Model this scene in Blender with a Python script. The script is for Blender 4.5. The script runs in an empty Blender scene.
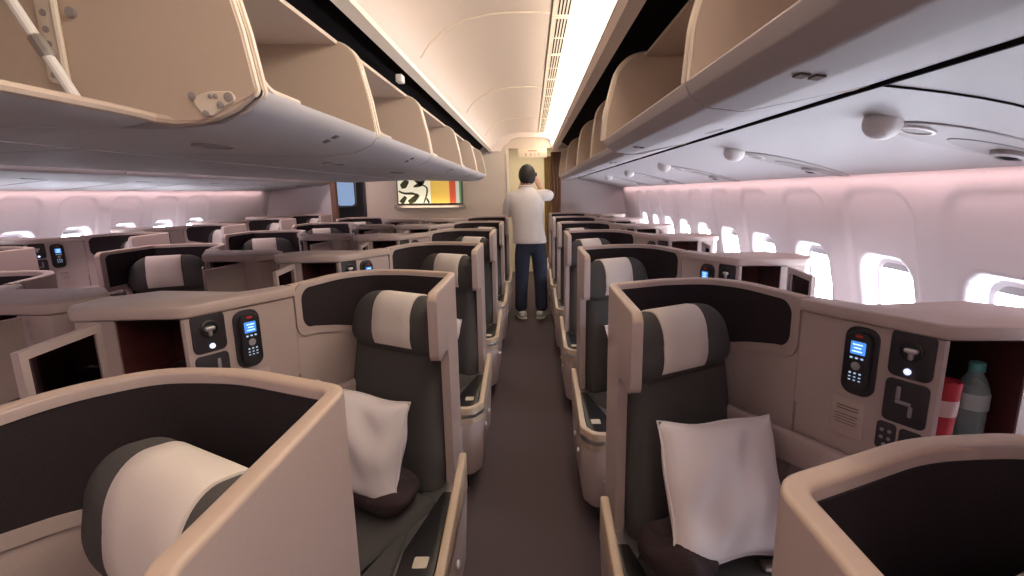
import bpy, math, random
from math import sin, cos, pi, sqrt, tan, atan2
from mathutils import Vector, Matrix, Euler

C = bpy.context.scene.collection
R = math.radians
random.seed(4)
CX = -1.395            # cabin centre line (mirror plane of the two aisles)
HC = 1.5               # camera height

# ------------------------------------------------------------------ materials
MATS = {}
def mat(name, col, rough=0.6, metal=0.0, spec=0.5, noise=0.0, nscale=40, bump=0.0, bscale=200, emit=None, estr=0.0, coat=0.0,
        trans=0.0, weave=False):
    if name in MATS: return MATS[name]
    m = bpy.data.materials.new(name); m.use_nodes = True
    nt = m.node_tree; b = nt.nodes['Principled BSDF']
    b.inputs['Base Color'].default_value = (*col, 1)
    b.inputs['Roughness'].default_value = rough
    b.inputs['Metallic'].default_value = metal
    b.inputs['Specular IOR Level'].default_value = spec
    if coat: b.inputs['Coat Weight'].default_value = coat
    if trans: b.inputs['Transmission Weight'].default_value = trans
    if emit:
        b.inputs['Emission Color'].default_value = (*emit, 1)
        b.inputs['Emission Strength'].default_value = estr
    if noise or bump:
        tc = nt.nodes.new('ShaderNodeTexCoord')
        n = nt.nodes.new('ShaderNodeTexNoise'); n.inputs['Scale'].default_value = nscale; n.inputs['Detail'].default_value = 4
        nt.links.new(tc.outputs['Object'], n.inputs['Vector'])
        if noise:
            mx = nt.nodes.new('ShaderNodeMix'); mx.data_type = 'RGBA'
            mx.inputs['A'].default_value = (*[c*(1-noise) for c in col], 1)
            mx.inputs['B'].default_value = (*[min(1, c*(1+noise)) for c in col], 1)
            nt.links.new(n.outputs['Fac'], mx.inputs['Factor'])
            nt.links.new(mx.outputs['Result'], b.inputs['Base Color'])
        if bump:
            n2 = nt.nodes.new('ShaderNodeTexNoise'); n2.inputs['Scale'].default_value = bscale; n2.inputs['Detail'].default_value = 2
            nt.links.new(tc.outputs['Object'], n2.inputs['Vector'])
            bp = nt.nodes.new('ShaderNodeBump'); bp.inputs['Strength'].default_value = bump; bp.inputs['Distance'].default_value = 0.004
            nt.links.new(n2.outputs['Fac'], bp.inputs['Height'])
            nt.links.new(bp.outputs['Normal'], b.inputs['Normal'])
    MATS[name] = m
    return m

SHELL   = mat('pod_laminate', (.48,.38,.362), .42, noise=.05, nscale=90)
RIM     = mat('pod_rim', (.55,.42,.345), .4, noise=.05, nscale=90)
TOPM    = mat('console_top_laminate', (.53,.42,.385), .38, noise=.05, nscale=60)
LINING  = mat('dark_felt', (.034,.026,.030), .95, spec=.15, noise=.3, nscale=300)
FABRIC  = mat('seat_fabric', (.086,.080,.078), .95, spec=.2, noise=.35, nscale=500, bump=.3, bscale=600)
COVER   = mat('headrest_cloth', (.74,.66,.61), .9, spec=.2, noise=.03, nscale=200, bump=.15, bscale=700)
PILLOW  = mat('pillow_cotton', (.84,.77,.77), .9, spec=.2, bump=.1, bscale=500)
BLANKET = mat('blanket_wool', (.05,.034,.036), .98, spec=.15, noise=.4, nscale=300, bump=.4, bscale=300)
BLACK   = mat('black_plastic', (.018,.017,.019), .35)
DKPANEL = mat('dark_control_panel', (.03,.025,.03), .4)
GOLD    = mat('tan_edge', (.58,.45,.33), .38)
SILVER  = mat('brushed_metal', (.62,.6,.6), .28, metal=.9)
ROSE    = mat('rosewood_lining', (.085,.024,.023), .32, noise=.35, nscale=25)
MIRROR  = mat('door_mirror', (.35,.30,.32), .06, metal=1.0)
WHITEP  = mat('white_plastic', (.8,.76,.75), .4)
TAG     = mat('beige_tag', (.62,.55,.45), .5)
GREYLOGO= mat('grey_print', (.30,.28,.30), .6)
INK     = mat('grey_ink', (.16,.12,.11), .7)
REDINK  = mat('red_print', (.5,.03,.04), .5)
SCREEN  = mat('blue_screen', (.02,.1,.3), .3, emit=(.08,.30,.95), estr=.55)
SCRTXT  = mat('screen_white', (.3,.5,.9), .3, emit=(.5,.75,1.0), estr=1.0)
KEYS    = mat('lit_keys', (.5,.6,.7), .4, emit=(.5,.7,1.0), estr=.35)
KNOBW   = mat('blue_white_led', (.7,.7,.9), .3, emit=(.6,.65,1.0), estr=.7)
GREENL  = mat('green_led', (.3,.8,.2), .3, emit=(.4,1,.2), estr=1.0)
CABIN   = mat('cabin_panel', (.79,.74,.765), .55, noise=.02, nscale=20)
CEILM   = mat('ceiling_panel', (.78,.66,.605), .55, noise=.015, nscale=15)
BINW    = mat('bin_white', (.55,.51,.525), .58, noise=.02, nscale=30)
BINI    = mat('bin_interior', (.60,.475,.39), .6, noise=.03, nscale=60)
BINEDGE = mat('bin_edge', (.78,.68,.58), .4)
PSUM    = mat('service_panel', (.50,.465,.475), .5, noise=.02, nscale=30)
PSUD    = mat('service_recess', (.34,.30,.30), .5)
PSUD2   = mat('service_plate', (.44,.40,.405), .5)
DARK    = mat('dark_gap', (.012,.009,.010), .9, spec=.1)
CARPET  = mat('carpet', (.120,.092,.098), .98, spec=.1, noise=.35, nscale=350, bump=.5, bscale=500)
LIGHTM  = mat('ceiling_light_diffuser', (1,.9,.75), .5, emit=(1.0,.87,.70), estr=4.7)
PANE    = mat('bright_window_pane', (.9,.93,1), .3, emit=(.80,.88,1.0), estr=14)
SHADE   = mat('window_shade', (.45,.42,.43), .5)
WOODC   = mat('curtain_cloth', (.30,.17,.12), .9, noise=.15, nscale=60)
CURT2   = mat('curtain_gold', (.50,.34,.14), .9, noise=.15, nscale=60)

# ------------------------------------------------------------------ mesh builder
def V2(a): return Vector((a[0], a[1]))
class MB:
    def __init__(s): s.v=[]; s.f=[]; s.m=[]
    def add(s, vs, fs, mi=0):
        b=len(s.v); s.v += [tuple(x) for x in vs]
        for f in fs: s.f.append([b+i for i in f]); s.m.append(mi)
    def build(s, name, mats, parent=None, ang=35, smooth=True, recalc=True):
        me = bpy.data.meshes.new(name); me.from_pydata(s.v, [], s.f)
        if not isinstance(mats, (list,tuple)): mats=[mats]
        for m in mats: me.materials.append(m)
        for p, mi in zip(me.polygons, s.m): p.material_index = mi
        if recalc:
            import bmesh
            bm = bmesh.new(); bm.from_mesh(me)
            bmesh.ops.recalc_face_normals(bm, faces=bm.faces); bm.to_mesh(me); bm.free()
        if smooth:
            for p in me.polygons: p.use_smooth = True
            me.set_sharp_from_angle(angle=R(ang))
        me.update()
        o = bpy.data.objects.new(name, me); C.objects.link(o)
        if parent: o.parent = parent
        return o

ID = lambda x,y,z: (x,y,z)

def rpoly(pts, rad, n=6, closed=True):
    """polygon with rounded corners; rad number or list"""
    out=[]; N=len(pts)
    for i,p in enumerate(pts):
        r = rad[i] if isinstance(rad,(list,tuple)) else rad
        if r<=1e-6 or (not closed and i in (0,N-1)): out.append(tuple(p[:2])); continue
        p=V2(p); a=V2(pts[i-1]); b=V2(pts[(i+1)%N])
        da=(a-p); db=(b-p); la=da.length; lb=db.length; da/=la; db/=lb
        cosang=max(-1,min(1,da.dot(db))); ang=math.acos(cosang)
        if ang>pi-0.02: out.append(tuple(p)); continue
        t=min(r/tan(ang/2), la*.49, lb*.49); rr=t*tan(ang/2)
        bis=(da+db).normalized(); c=p+bis*(rr/sin(ang/2))
        s=p+da*t-c; e=p+db*t-c
        a0=atan2(s.y,s.x); a1=atan2(e.y,e.x); d=a1-a0
        while d>pi: d-=2*pi
        while d<-pi: d+=2*pi
        for k in range(n+1):
            aa=a0+d*k/n; out.append((c.x+rr*cos(aa), c.y+rr*sin(aa)))
    return out

def area2(p): return sum(p[i][0]*p[(i+1)%len(p)][1]-p[(i+1)%len(p)][0]*p[i][1] for i in range(len(p)))
def inset(poly, d):
    sg = 1 if area2(poly)>0 else -1
    N=len(poly); out=[]
    for i in range(N):
        p=V2(poly[i]); a=V2(poly[i-1]); b=V2(poly[(i+1)%N])
        e1=(p-a); e2=(b-p)
        if e1.length<1e-9: e1=e2
        if e2.length<1e-9: e2=e1
        e1.normalize(); e2.normalize()
        n1=Vector((-e1.y,e1.x))*sg; n2=Vector((-e2.y,e2.x))*sg
        m=(n1+n2)
        if m.length<1e-6: m=n1
        m.normalize(); k=m.dot(n1); k=max(k,.35)
        q=p+m*(d/k); out.append((q.x,q.y))
    return out

def plate(mb, poly, z0, z1, r=0.0, n=3, mi=0, xf=ID, taper=0.0):
    """solid from a plan polygon, edges rounded by r; taper = inset at the bottom"""
    rings=[]
    if r>0:
        for k in range(n+1):
            a=pi/2*k/n; rings.append((inset(poly, r*(1-sin(a))+taper), z0+r*(1-cos(a))))
        for k in range(n+1):
            a=pi/2*k/n; rings.append((inset(poly, r*(1-cos(a))), z1-r+r*sin(a)))
    else:
        rings=[(inset(poly,taper) if taper else poly,z0),(poly,z1)]
    N=len(poly); vs=[]; fs=[]
    for rg,z in rings:
        vs += [xf(p[0],p[1],z) for p in rg]
    for k in range(len(rings)-1):
        for i in range(N):
            j=(i+1)%N
            fs.append((k*N+i,k*N+j,(k+1)*N+j,(k+1)*N+i))
    fs.append(tuple(range(N))[::-1]); fs.append(tuple((len(rings)-1)*N+i for i in range(N)))
    mb.add(vs,fs,mi)

def box(mb, lo, hi, mi=0, xf=ID, r=0.0):
    plate(mb, [(lo[0],lo[1]),(hi[0],lo[1]),(hi[0],hi[1]),(lo[0],hi[1])] if r==0 else
          rpoly([(lo[0],lo[1]),(hi[0],lo[1]),(hi[0],hi[1]),(lo[0],hi[1])], r, 3), lo[2], hi[2], r*.8, 2, mi, xf)

def wallseg(mb, a, b, z0, z1, t, mi=0, side=1):
    """vertical slab along plan segment a-b, thickened by t to its left (side=1)"""
    a=V2(a); b=V2(b); d=(b-a).normalized(); n=Vector((-d.y,d.x))*t*side
    plate(mb, [tuple(a),tuple(b),tuple(b+n),tuple(a+n)], z0, z1, 0, 1, mi)

def rbox(mb, size, rad, n=4, m=3, mi=0, xf=ID, deform=None):
    h=[s/2 for s in size]; r=[min(a, b*.999) for a,b in zip(rad,h)]
    def axis(i):
        t=[tan(pi/4*k/n) for k in range(n+1)]
        lo=[-(h[i]-r[i])-r[i]*x for x in reversed(t)]
        hi=[(h[i]-r[i])+r[i]*x for x in t]
        mid=[-(h[i]-r[i])+2*(h[i]-r[i])*k/m for k in range(1,m)]
        return lo+mid+hi
    ax=[axis(i) for i in range(3)]
    idx={}; vs=[]; fs=[]
    def vid(q):
        key=tuple(round(c,6) for c in q)
        if key in idx: return idx[key]
        inn=[max(-(h[i]-r[i]),min(h[i]-r[i],q[i])) for i in range(3)]
        d=[(q[i]-inn[i])/r[i] for i in range(3)]
        L=sqrt(sum(x*x for x in d)) or 1
        p=Vector([inn[i]+d[i]/L*r[i] for i in range(3)])
        if deform: p=Vector(deform(p))
        idx[key]=len(vs); vs.append(xf(*p)); return idx[key]
    for a in range(3):
        u,w=(a+1)%3,(a+2)%3
        for sgn in (-1,1):
            for i in range(len(ax[u])-1):
                for j in range(len(ax[w])-1):
                    q=[]
                    for di,dj in ((0,0),(1,0),(1,1),(0,1)):
                        p=[0,0,0]; p[a]=sgn*h[a]; p[u]=ax[u][i+di]; p[w]=ax[w][j+dj]; q.append(vid(p))
                    if sgn<0: q=q[::-1]
                    if len(set(q))==4: fs.append(tuple(q))
    mb.add(vs,fs,mi)

def tube(mb, pts, r, n=8, mi=0, closed=False, cap=True):
    P=[Vector(p) for p in pts]; N=len(P); vs=[]; fs=[]; prev=None
    for i,p in enumerate(P):
        if closed: t=(P[(i+1)%N]-P[i-1])
        else: t=P[min(i+1,N-1)]-P[max(i-1,0)]
        t.normalize()
        up = prev if prev is not None else (Vector((0,0,1)) if abs(t.z)<.9 else Vector((1,0,0)))
        a=(up-t*up.dot(t)).normalized(); b=t.cross(a); prev=a
        rr=r[i] if isinstance(r,(list,tuple)) else r
        for k in range(n):
            an=2*pi*k/n; vs.append(p+a*rr*cos(an)+b*rr*sin(an))
    M=N if closed else N-1
    for i in range(M):
        for k in range(n):
            fs.append((i*n+k,i*n+(k+1)%n,((i+1)%N)*n+(k+1)%n,((i+1)%N)*n+k))
    if cap and not closed:
        fs.append(tuple(range(n))[::-1]); fs.append(tuple((N-1)*n+k for k in range(n)))
    mb.add(vs,fs,mi)

def lathe(mb, prof, n=24, mi=0, xf=ID):
    vs=[];fs=[]
    for (r,z) in prof:
        for k in range(n):
            a=2*pi*k/n; vs.append(xf(r*cos(a),r*sin(a),z))
    for i in range(len(prof)-1):
        for k in range(n):
            fs.append((i*n+k,i*n+(k+1)%n,(i+1)*n+(k+1)%n,(i+1)*n+k))
    fs.append(tuple(range(n))[::-1]); fs.append(tuple((len(prof)-1)*n+k for k in range(n)))
    mb.add(vs,fs,mi)

def extrude_y(mb, prof, y0, y1, closed=True, mi=0, ny=1):
    """profile in (x,z) pushed along y"""
    N=len(prof); vs=[]; fs=[]
    for k in range(ny+1):
        y=y0+(y1-y0)*k/ny
        vs += [(p[0],y,p[1]) for p in prof]
    M=N if closed else N-1
    for k in range(ny):
        for i in range(M):
            j=(i+1)%N
            fs.append((k*N+i,k*N+j,(k+1)*N+j,(k+1)*N+i))
    if closed:
        fs.append(tuple(range(N))); fs.append(tuple(ny*N+i for i in range(N))[::-1])
    mb.add(vs,fs,mi)

def empty(name, loc=(0,0,0), rz=0, sx=1):
    o=bpy.data.objects.new(name,None); C.objects.link(o)
    o.location=loc; o.rotation_euler=(0,0,rz); o.scale=(sx,1,1); o.empty_display_size=.1
    return o
def tag(o, label, cat, group=None):
    o['label']=label; o['category']=cat
    if group: o['group']=group
    return o
def struct(o): o['kind']='structure'; return o
def copy_tree(o, parent=None):
    kids=[c for c in CH.get(o.name,[])]
    c=o.copy(); C.objects.link(c)
    if parent: c.parent=parent
    for k in kids: copy_tree(k,c)
    return c
CH={}
def index_children():
    CH.clear()
    for o in bpy.data.objects:
        if o.parent: CH.setdefault(o.parent.name,[]).append(o)

# ------------------------------------------------------------------ camera
cam=bpy.data.cameras.new('camera'); camo=bpy.data.objects.new('camera',cam); C.objects.link(camo)
FPX=489.0
cam.sensor_width=36; cam.lens=FPX/1024*36; cam.shift_x=-20.5/1024
cam.clip_start=.02
pitch=math.atan(96/FPX)
camo.matrix_world = Matrix.Translation((0,0,HC)) @ Matrix.Rotation(pi/2-pitch,4,'X') @ Matrix.Rotation(R(-.63),4,'Z')
bpy.context.scene.camera=camo

# ------------------------------------------------------------------ seat pod
def poly_surf(pts):
    """arc-length sampler of an open polyline: s -> (point, inward normal)"""
    P=[V2(p) for p in pts]; L=[0]
    for i in range(1,len(P)): L.append(L[-1]+(P[i]-P[i-1]).length)
    def f(s, off):
        s=max(0,min(L[-1],s)); i=0
        while i<len(L)-2 and L[i+1]<s: i+=1
        t=(s-L[i])/max(1e-9,L[i+1]-L[i]); p=P[i].lerp(P[i+1],t)
        # smoothed direction
        a=max(0,i-0); d=(P[i+1]-P[i]).normalized()
        if t<.5 and i>0: d=(d*(t+.5)+(P[i]-P[i-1]).normalized()*(.5-t)).normalized()
        elif t>=.5 and i<len(P)-2: d=(d*(1.5-t)+(P[i+2]-P[i+1]).normalized()*(t-.5)).normalized()
        n=Vector((d.y,-d.x)); q=p+n*off
        return q.x,q.y
    return f, L[-1], L

def colsolid(mb, surf, S, zlo, zhi, o0, o1f, mi=0, r=0.0, n=3, top_mi=None):
    """solid following the surface: at each s a closed (offset, z) loop; top edges rounded by r"""
    loops=[]
    for s in S:
        a,b=zlo(s),zhi(s); o1=o1f(s) if callable(o1f) else o1f
        lp=[(o0,a),(o1,a)]
        rr=min(r,(b-a)*.45,(o1-o0)*.49) if r else 0
        if r:
            for k in range(n+1):
                t=pi/2*k/n; lp.append((o1-rr+rr*cos(t), b-rr+rr*sin(t)))
            for k in range(n+1):
                t=pi/2*k/n; lp.append((o0+rr-rr*sin(t), b-rr+rr*cos(t)))
        else: lp += [(o1,b),(o0,b)]
        loops.append([(*surf(s,o),z) for o,z in lp])
    N=len(loops[0]); vs=[v for l in loops for v in l]; fs=[]
    for k in range(len(loops)-1):
        for i in range(N):
            j=(i+1)%N; fs.append((k*N+i,k*N+j,(k+1)*N+j,(k+1)*N+i))
    fs.append(tuple(range(N))); fs.append(tuple((len(loops)-1)*N+i for i in range(N))[::-1])
    b0=len(mb.f); mb.add(vs,fs,mi)
    if top_mi is not None:
        for k in range(len(loops)-1):
            for i in range(2,N-1): mb.m[b0+k*N+i]=top_mi

PT=rpoly([(0,-.41),(0,0),(.21,.088),(.37,.098),(.475,.01),(.548,-.235)], [0,.05,.3,.14,.22,0], 8, closed=False)
SURF,SL,_=poly_surf(PT)
TH=.029
A=Vector((.519,-.247)); E=Vector((.5,-.866)); NPN=Vector((-.866,-.5))
def PP(t,h,off=0.0):
    q=A+E*t+NPN*off; return (q.x,q.y,h)
Bp=A+E*.335
Cp=Vector((.870,-.545)); Dp=Vector((.980,-.552)); Ep=Vector((1.022,-.50)); Fp=Vector((1.022,-.40)); Gp=Vector((.92,-.30)); Hp=Vector((.640,-.335)); Ip=Vector((.56,-.225))
CONS=[tuple(A-NPN*.0),tuple(Bp),tuple(Cp),tuple(Dp),tuple(Ep),tuple(Fp),tuple(Gp),tuple(Hp),tuple(Ip)]
SA=R(28); FO=Vector((sin(SA),-cos(SA))); RI=Vector((cos(SA),sin(SA))); SO=Vector((.195,-.235))
def seatxf(cr,cf,cz,tilt=0.0):
    """local (right, forward, up) about a centre; tilt leans the top backwards"""
    def f(x,y,z):
        y2=y*cos(tilt)-z*sin(tilt); z2=y*sin(tilt)+z*cos(tilt)
        q=SO+RI*(cr+x)+FO*(cf+y2); return (q.x,q.y,cz+z2)
    return f

def sstep(a,b,x):
    t=max(0,min(1,(x-a)/(b-a))); return t*t*(3-2*t)

def make_pod():
    root=empty('seat_pod')
    # --- shell: aisle wing, back and outboard ear, one wall
    ZW=.975
    def zlo(s):
        if s<.03: return ZW+.03-sqrt(max(0,.03**2-(.03-s)**2))
        if s<.125: return ZW
        if s<=.175: return ZW-(.05-sqrt(max(0,.05**2-(s-.125)**2)))
        return .12
    def zhi(s):
        if s<.03: return 1.2-.03+sqrt(max(0,.03**2-(.03-s)**2))
        return 1.2
    S=[.0005,.003,.008,.015,.022,.03,.06,.125,.135,.145,.155,.163,.17,.1749,.1751]
    k=.19
    while k<SL: S.append(k); k+=.0125
    S.append(SL)
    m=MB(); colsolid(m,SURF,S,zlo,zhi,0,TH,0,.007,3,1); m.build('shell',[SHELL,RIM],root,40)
    # --- felt lining and the raised rim round it
    s1=SL-.030; RC=.045; s0=.035
    def lhi(s):
        e=max(0,RC-(s1-s)); e0=max(0,.03-(s-s0))
        return 1.180-(RC-sqrt(max(0,RC*RC-e*e)))-(.03-sqrt(max(0,.03**2-e0*e0)))
    sb=.66
    def llo(s):
        if s<.18: return 1.0
        if s<sb: return .93
        e=max(0,RC-(s1-s)); return 1.036-.07*max(0,s1-s-.05)/.3+(RC-sqrt(max(0,RC*RC-e*e)))
    LS=[s0+.0005,s0+.004,s0+.012,s0+.03,.1,.1799,.1801]
    k=.20
    while k<s1-RC: LS.append(k); k+=.015
    LS += [s1-RC*x for x in (1,.7,.45,.25,.12,.04,.005)]
    m=MB(); colsolid(m,SURF,LS,llo,lhi,TH-.001,TH+.003); m.build('lining',[LINING],root)
    m=MB(); OR=.05
    def rhi(s):
        e=max(0,OR-(SL-s)); return 1.2-(OR-sqrt(max(0,OR*OR-e*e)))
    def rlo(s):
        e=max(0,OR-(SL-s)); return 1.010-.07*max(0,SL-s-.08)/.3+(OR-sqrt(max(0,OR*OR-e*e)))
    RS=[.03]+LS+[s1]
    def lh2(s): return lhi(s) if s0<s<s1 else 1.1
    colsolid(m,SURF,[s for s in LS if s>=sb]+[s1-.0002],lh2,lambda s:min(rhi(s),1.1985),TH-.006,lambda s:TH-.0015+.0075*max(0,min(1,(s-sb)/.20)),0,.004)
    colsolid(m,SURF,[s for s in LS if s>=sb],rlo,llo,TH-.002,TH+.006)
    colsolid(m,SURF,[s1-.0003,s1+.008,s1+.016,s1+.024,s1+.030,SL-.002],rlo,rhi,TH-.002,TH+.006)
    m.build('rim',[SHELL],root,50)
    # --- console body
    m=MB()
    body=inset(CONS,.004)
    plate(m,body,.02,.885,.0)
    wallseg(m,A,Bp,.885,1.158,.024,0,1)
    wallseg(m,Bp,Bp+(Cp-Bp)*.05,.885,1.158,.05,0,1)
    wallseg(m,Cp+(Dp-Cp)*.05,Dp,.885,1.158,.03,0,1)
    wallseg(m,Dp,Ep,.885,1.158,.03,0,1); wallseg(m,Ep,Fp,.885,1.158,.03,0,1)
    wallseg(m,Fp,Gp,.885,1.158,.03,0,1); wallseg(m,Gp,Hp,.885,1.158,.012,0,1); wallseg(m,Hp,Ip,.885,1.158,.02,0,1)
    m.build('console',[SHELL],root)
    m=MB(); plate(m,rpoly(inset(CONS,-.010),[.012,.05,.0,.03,.03,.03,.03,.03,.01],4),1.160,1.196,.008,3)
    m.build('console_top',[TOPM],root,30)
    # open cabinet lined in dark red
    m=MB(); d=(Cp-Bp).normalized(); inn=Vector((-d.y,d.x))
    b1=Bp+d*.009; c1=Cp; b2=b1+inn*.195; c2=c1+inn*.22
    def q(p,z): return (p.x,p.y,z)
    for a_,b_ in ((b1,b2),(b2,c2),(c2,c1)):
        m.add([q(a_,.886),q(b_,.886),q(b_,1.156),q(a_,1.156)],[(0,1,2,3)])
    m.add([q(b1,.8865),q(c1,.8865),q(c2,.8865),q(b2,.8865)],[(0,1,2,3)])
    m.add([q(b1,1.156),q(c1,1.156),q(c2,1.156),q(b2,1.156)],[(0,1,2,3)])
    m.build('cabinet_interior',[ROSE],root)
    # door standing open
    m=MB(); h0=Vector((.895,-.565)); h1=Vector((.860,-.820)); dd=(h1-h0).normalized(); nn=Vector((-dd.y,dd.x))
    def dx(x,y,z):
        p=h0+dd*x+nn*y; return (p.x,p.y,z)
    W=(h1-h0).length; fr=.022
    for lo,hi in (((0,0,.93),(W,.016,.93+fr)),((0,0,1.158-fr),(W,.016,1.158)),((0,0,.93+fr),(fr,.016,1.158-fr)),((W-fr,0,.93+fr),(W,.016,1.158-fr))):
        box(m,lo,hi,0,dx)
    box(m,(fr*.5,.009,.935),(W-fr*.5,.0155,1.15),0,dx)
    door=m.build('cabinet_door',[SHELL],root)
    m=MB(); box(m,(fr*.8,.004,.95),(W-fr*.8,.008,1.138),0,dx); m.build('mirror',[MIRROR],door)
    # ledge / arm along the console
    m=MB()
    a0=A+E*(-.24)+NPN*.003; a1=A+E*.33+NPN*.003
    n0=NPN*.032
    plate(m,rpoly([tuple(a0),tuple(a1),tuple(a1+n0),tuple(a0+n0)],[.0,.0,.03,.01],4),.70,.80,.015,3)
    m.build('side_ledge',[SHELL],root)
    # --- control fittings on the panel
    def panel_rr(mb,t,h,w,hh,off0,off1,r,mi=0,tiltz=0):
        pts=rpoly([(-w/2,-hh/2),(w/2,-hh/2),(w/2,hh/2),(-w/2,hh/2)],r,5)
        def xf(x,y,z):
            return PP(t+x,h+y,z)
        plate(mb,pts,off0,off1,min(.003,(off1-off0)*.4),2,mi,xf)
    m=MB(); panel_rr(m,.165,1.058,.082,.185,-.002,.006,.03); m.build('handset_cradle',[DKPANEL],root)
    m=MB(); panel_rr(m,.275,1.106,.094,.118,-.002,.004,.018); lb=m.build('reading_light',[DKPANEL],root)
    m=MB()
    c=None
    def lx(x,y,z): return PP(.275+x,1.118+y,.003+z)
    lathe(m,[(.026,0),(.026,.004),(.022,.006),(.020,.003)],20,0,lx); m.build('lamp_bezel',[BLACK],lb)
    m=MB(); rbox(m,(.030,.014,.016),(.007,.006,.007),3,2,0,lambda x,y,z:PP(.277+x,1.120+y,.012+z))
    rbox(m,(.012,.026,.012),(.005,.006,.005),3,2,0,lambda x,y,z:PP(.277+x,1.110+y,.012+z)); m.build('lamp_head',[SILVER],lb)
    m=MB(); lathe(m,[(.008,0),(.008,.004),(.005,.006)],14,0,lambda x,y,z:PP(.272+x,1.065+y,.003+z)); m.build('light_button',[KNOBW],lb)
    m=MB(); panel_rr(m,.275,.984,.094,.112,-.002,.004,.014); sp=m.build('seat_control',[DKPANEL],root)
    m=MB()
    for (x,y,w,hh) in ((-.016,.022,.010,.034),(-.004,.000,.034,.009),(.013,-.018,.009,.028)):
        panel_rr(m,.275+x,.984+y,w,hh,.003,.0052,.003)
    m.build('seat_symbol',[GREYLOGO],sp)
    m=MB(); panel_rr(m,.243,.884,.044,.075,-.002,.004,.010); jp=m.build('socket_panel',[DKPANEL],root)
    m=MB()
    for (x,y) in ((-.008,.016),(.009,.016),(-.008,-.004),(.009,-.004),(0,-.022)):
        lathe(m,[(.0045,0),(.0045,.002),(.003,.002)],10,0,lambda X,Y,Z,x=x,y=y:PP(.243+x+X,.884+y+Y,.004+Z))
    m.build('socket',[GREYLOGO],jp)
    m=MB(); panel_rr(m,.296,.889,.050,.060,-.002,.004,.010); pp=m.build('power_panel',[DKPANEL],root)
    m=MB(); panel_rr(m,.296,.873,.024,.006,.003,.005,.002); m.build('indicator_light',[GREENL],pp)
    m=MB(); panel_rr(m,.148,.895,.082,.105,-.001,.0008,.004); tp=m.build('notice_panel',[TOPM],root)
    m=MB()
    for k in range(7):
        if k==2: continue
        w=.056 if k<2 else (.060 if k%2 else .052)
        panel_rr(m,.148-(0 if k<2 else .003),.925-.008*k,w,.0034 if k<2 else .002,.0008,.0013,.0005)
    m.build('notice_text',[INK],tp)
    # --- seat
    m=MB()
    def bdef(p):
        t=(p.z+.33)/.66; k=1.06-.16*t; return (p.x*k,p.y,p.z)
    rbox(m,(.43,.12,.64),(.055,.055,.05),4,4,0,seatxf(.075,-.088,.735,R(9)),bdef)
    m.build('backrest',[FABRIC],root,60)
    m=MB()
    def hdef(p):
        t=(p.z+.1)/.2; return (p.x*(1.10-.26*max(0,t)), p.y+.10*p.x*p.x*0, p.z)
    rbox(m,(.42,.13,.215),(.10,.055,.085),6,4,0,seatxf(.052,-.092,1.038,R(7)),hdef)
    hd=m.build('headrest',[FABRIC],root,60)
    m=MB()   # cloth draped over the middle of the headrest
    rbox(m,(.182,.136,.212),(.004,.057,.087),6,4,0,seatxf(.030,-.091,1.0420,R(7)),lambda p:(p.x*(1-.02*(p.z>0)),p.y,p.z))
    cov=m.build('headrest_cover',[COVER],hd,60); cov['label']='pale cloth headrest cover'
    m=MB(); rbox(m,(.47,.52,.15),(.05,.05,.05),4,3,0,seatxf(.03,.28,.405)); m.build('seat_cushion',[FABRIC],root,60)
    m=MB(); rbox(m,(.46,.30,.14),(.05,.05,.05),4,3,0,seatxf(.03,.70,.375)); m.build('leg_rest',[FABRIC],root,60)
    m=MB(); plate(m,rpoly([(.108,-.33),(.108,-.80),(.27,-.82),(.10,-.38)],[.02,.03,.03,.02],4),.30,.452,.02,3)
    m.build('side_cushion',[FABRIC],root,60)
    m=MB(); plate(m,[(.06,-.08),(.06,-.74),(.30,-.82),(.62,-.54),(.42,-.06)],.01,.33); m.build('seat_base',[BLACK],root)
    # --- aisle armrest box
    def hump(y): return sstep(-.62,-.27,y)
    AXL=lambda x,y,z:(x,y,z+.085*hump(y)*max(0,min(1,(z-.36)/.08)))
    arm_poly=rpoly([(-.045,-.215),(-.045,-.725),(.0,-.80),(.105,-.80),(.105,-.215)],[.022,.06,.06,.022,.022],6)
    pad_poly=rpoly([(-.012,-.31),(-.012,-.715),(.018,-.768),(.095,-.768),(.095,-.60),(.030,-.31)],[.012,.05,.04,.012,.03,.012],5)
    plinth_poly=[(.045,-.24),(.045,-.70),(.095,-.70),(.095,-.24)]
    lip_poly=rpoly([(-.046,-.222),(-.046,-.725),(.0,-.801),(.106,-.801),(.106,-.774),(.012,-.774),(-.019,-.718),(-.019,-.222)],[.008,.06,.06,.004,.004,.045,.045,.008],8)
    m=MB(); plate(m,arm_poly,.11,.425,.02,3,0,ID,.016); arm=m.build('armrest',[SHELL],root)
    m=MB(); plate(m,inset(arm_poly,-.002),.424,.450,.004,2); m.build('metal_band',[SILVER],arm)
    m=MB(); NS=10
    plate(m,lip_poly,.395,.480,.006,3,0,AXL); m.build('armrest_edge',[GOLD],arm)
    m=MB(); plate(m,pad_poly,.448,.464,.005,2); m.build('armrest_pad',[BLACK],arm)
    m=MB(); plate(m,rpoly([(.012,-.672),(.054,-.672),(.054,-.628),(.012,-.628)],.004,2),.4635,.4665,.0008,1); m.build('placard',[TAG],arm)
    for yy in (-.66,-.50):
        m=MB(); lathe(m,[(.013,0),(.013,.006),(.009,.009)],12,0,lambda x,y,z,yy=yy:(-.0440-z,yy+x,.33+y)); m.build('latch_button',[WHITEP],arm)
    m=MB(); tube(m,[(.06,-.792,.38),(.06,-.816,.375),(.06,-.816,.26),(.06,-.792,.255)],.006,8); m.build('pull_handle',[WHITEP],arm)
    m=MB(); plate(m,plinth_poly,.0,.16); m.build('plinth',[BLACK],arm)
    return root

pod=make_pod()
index_children()

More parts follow.
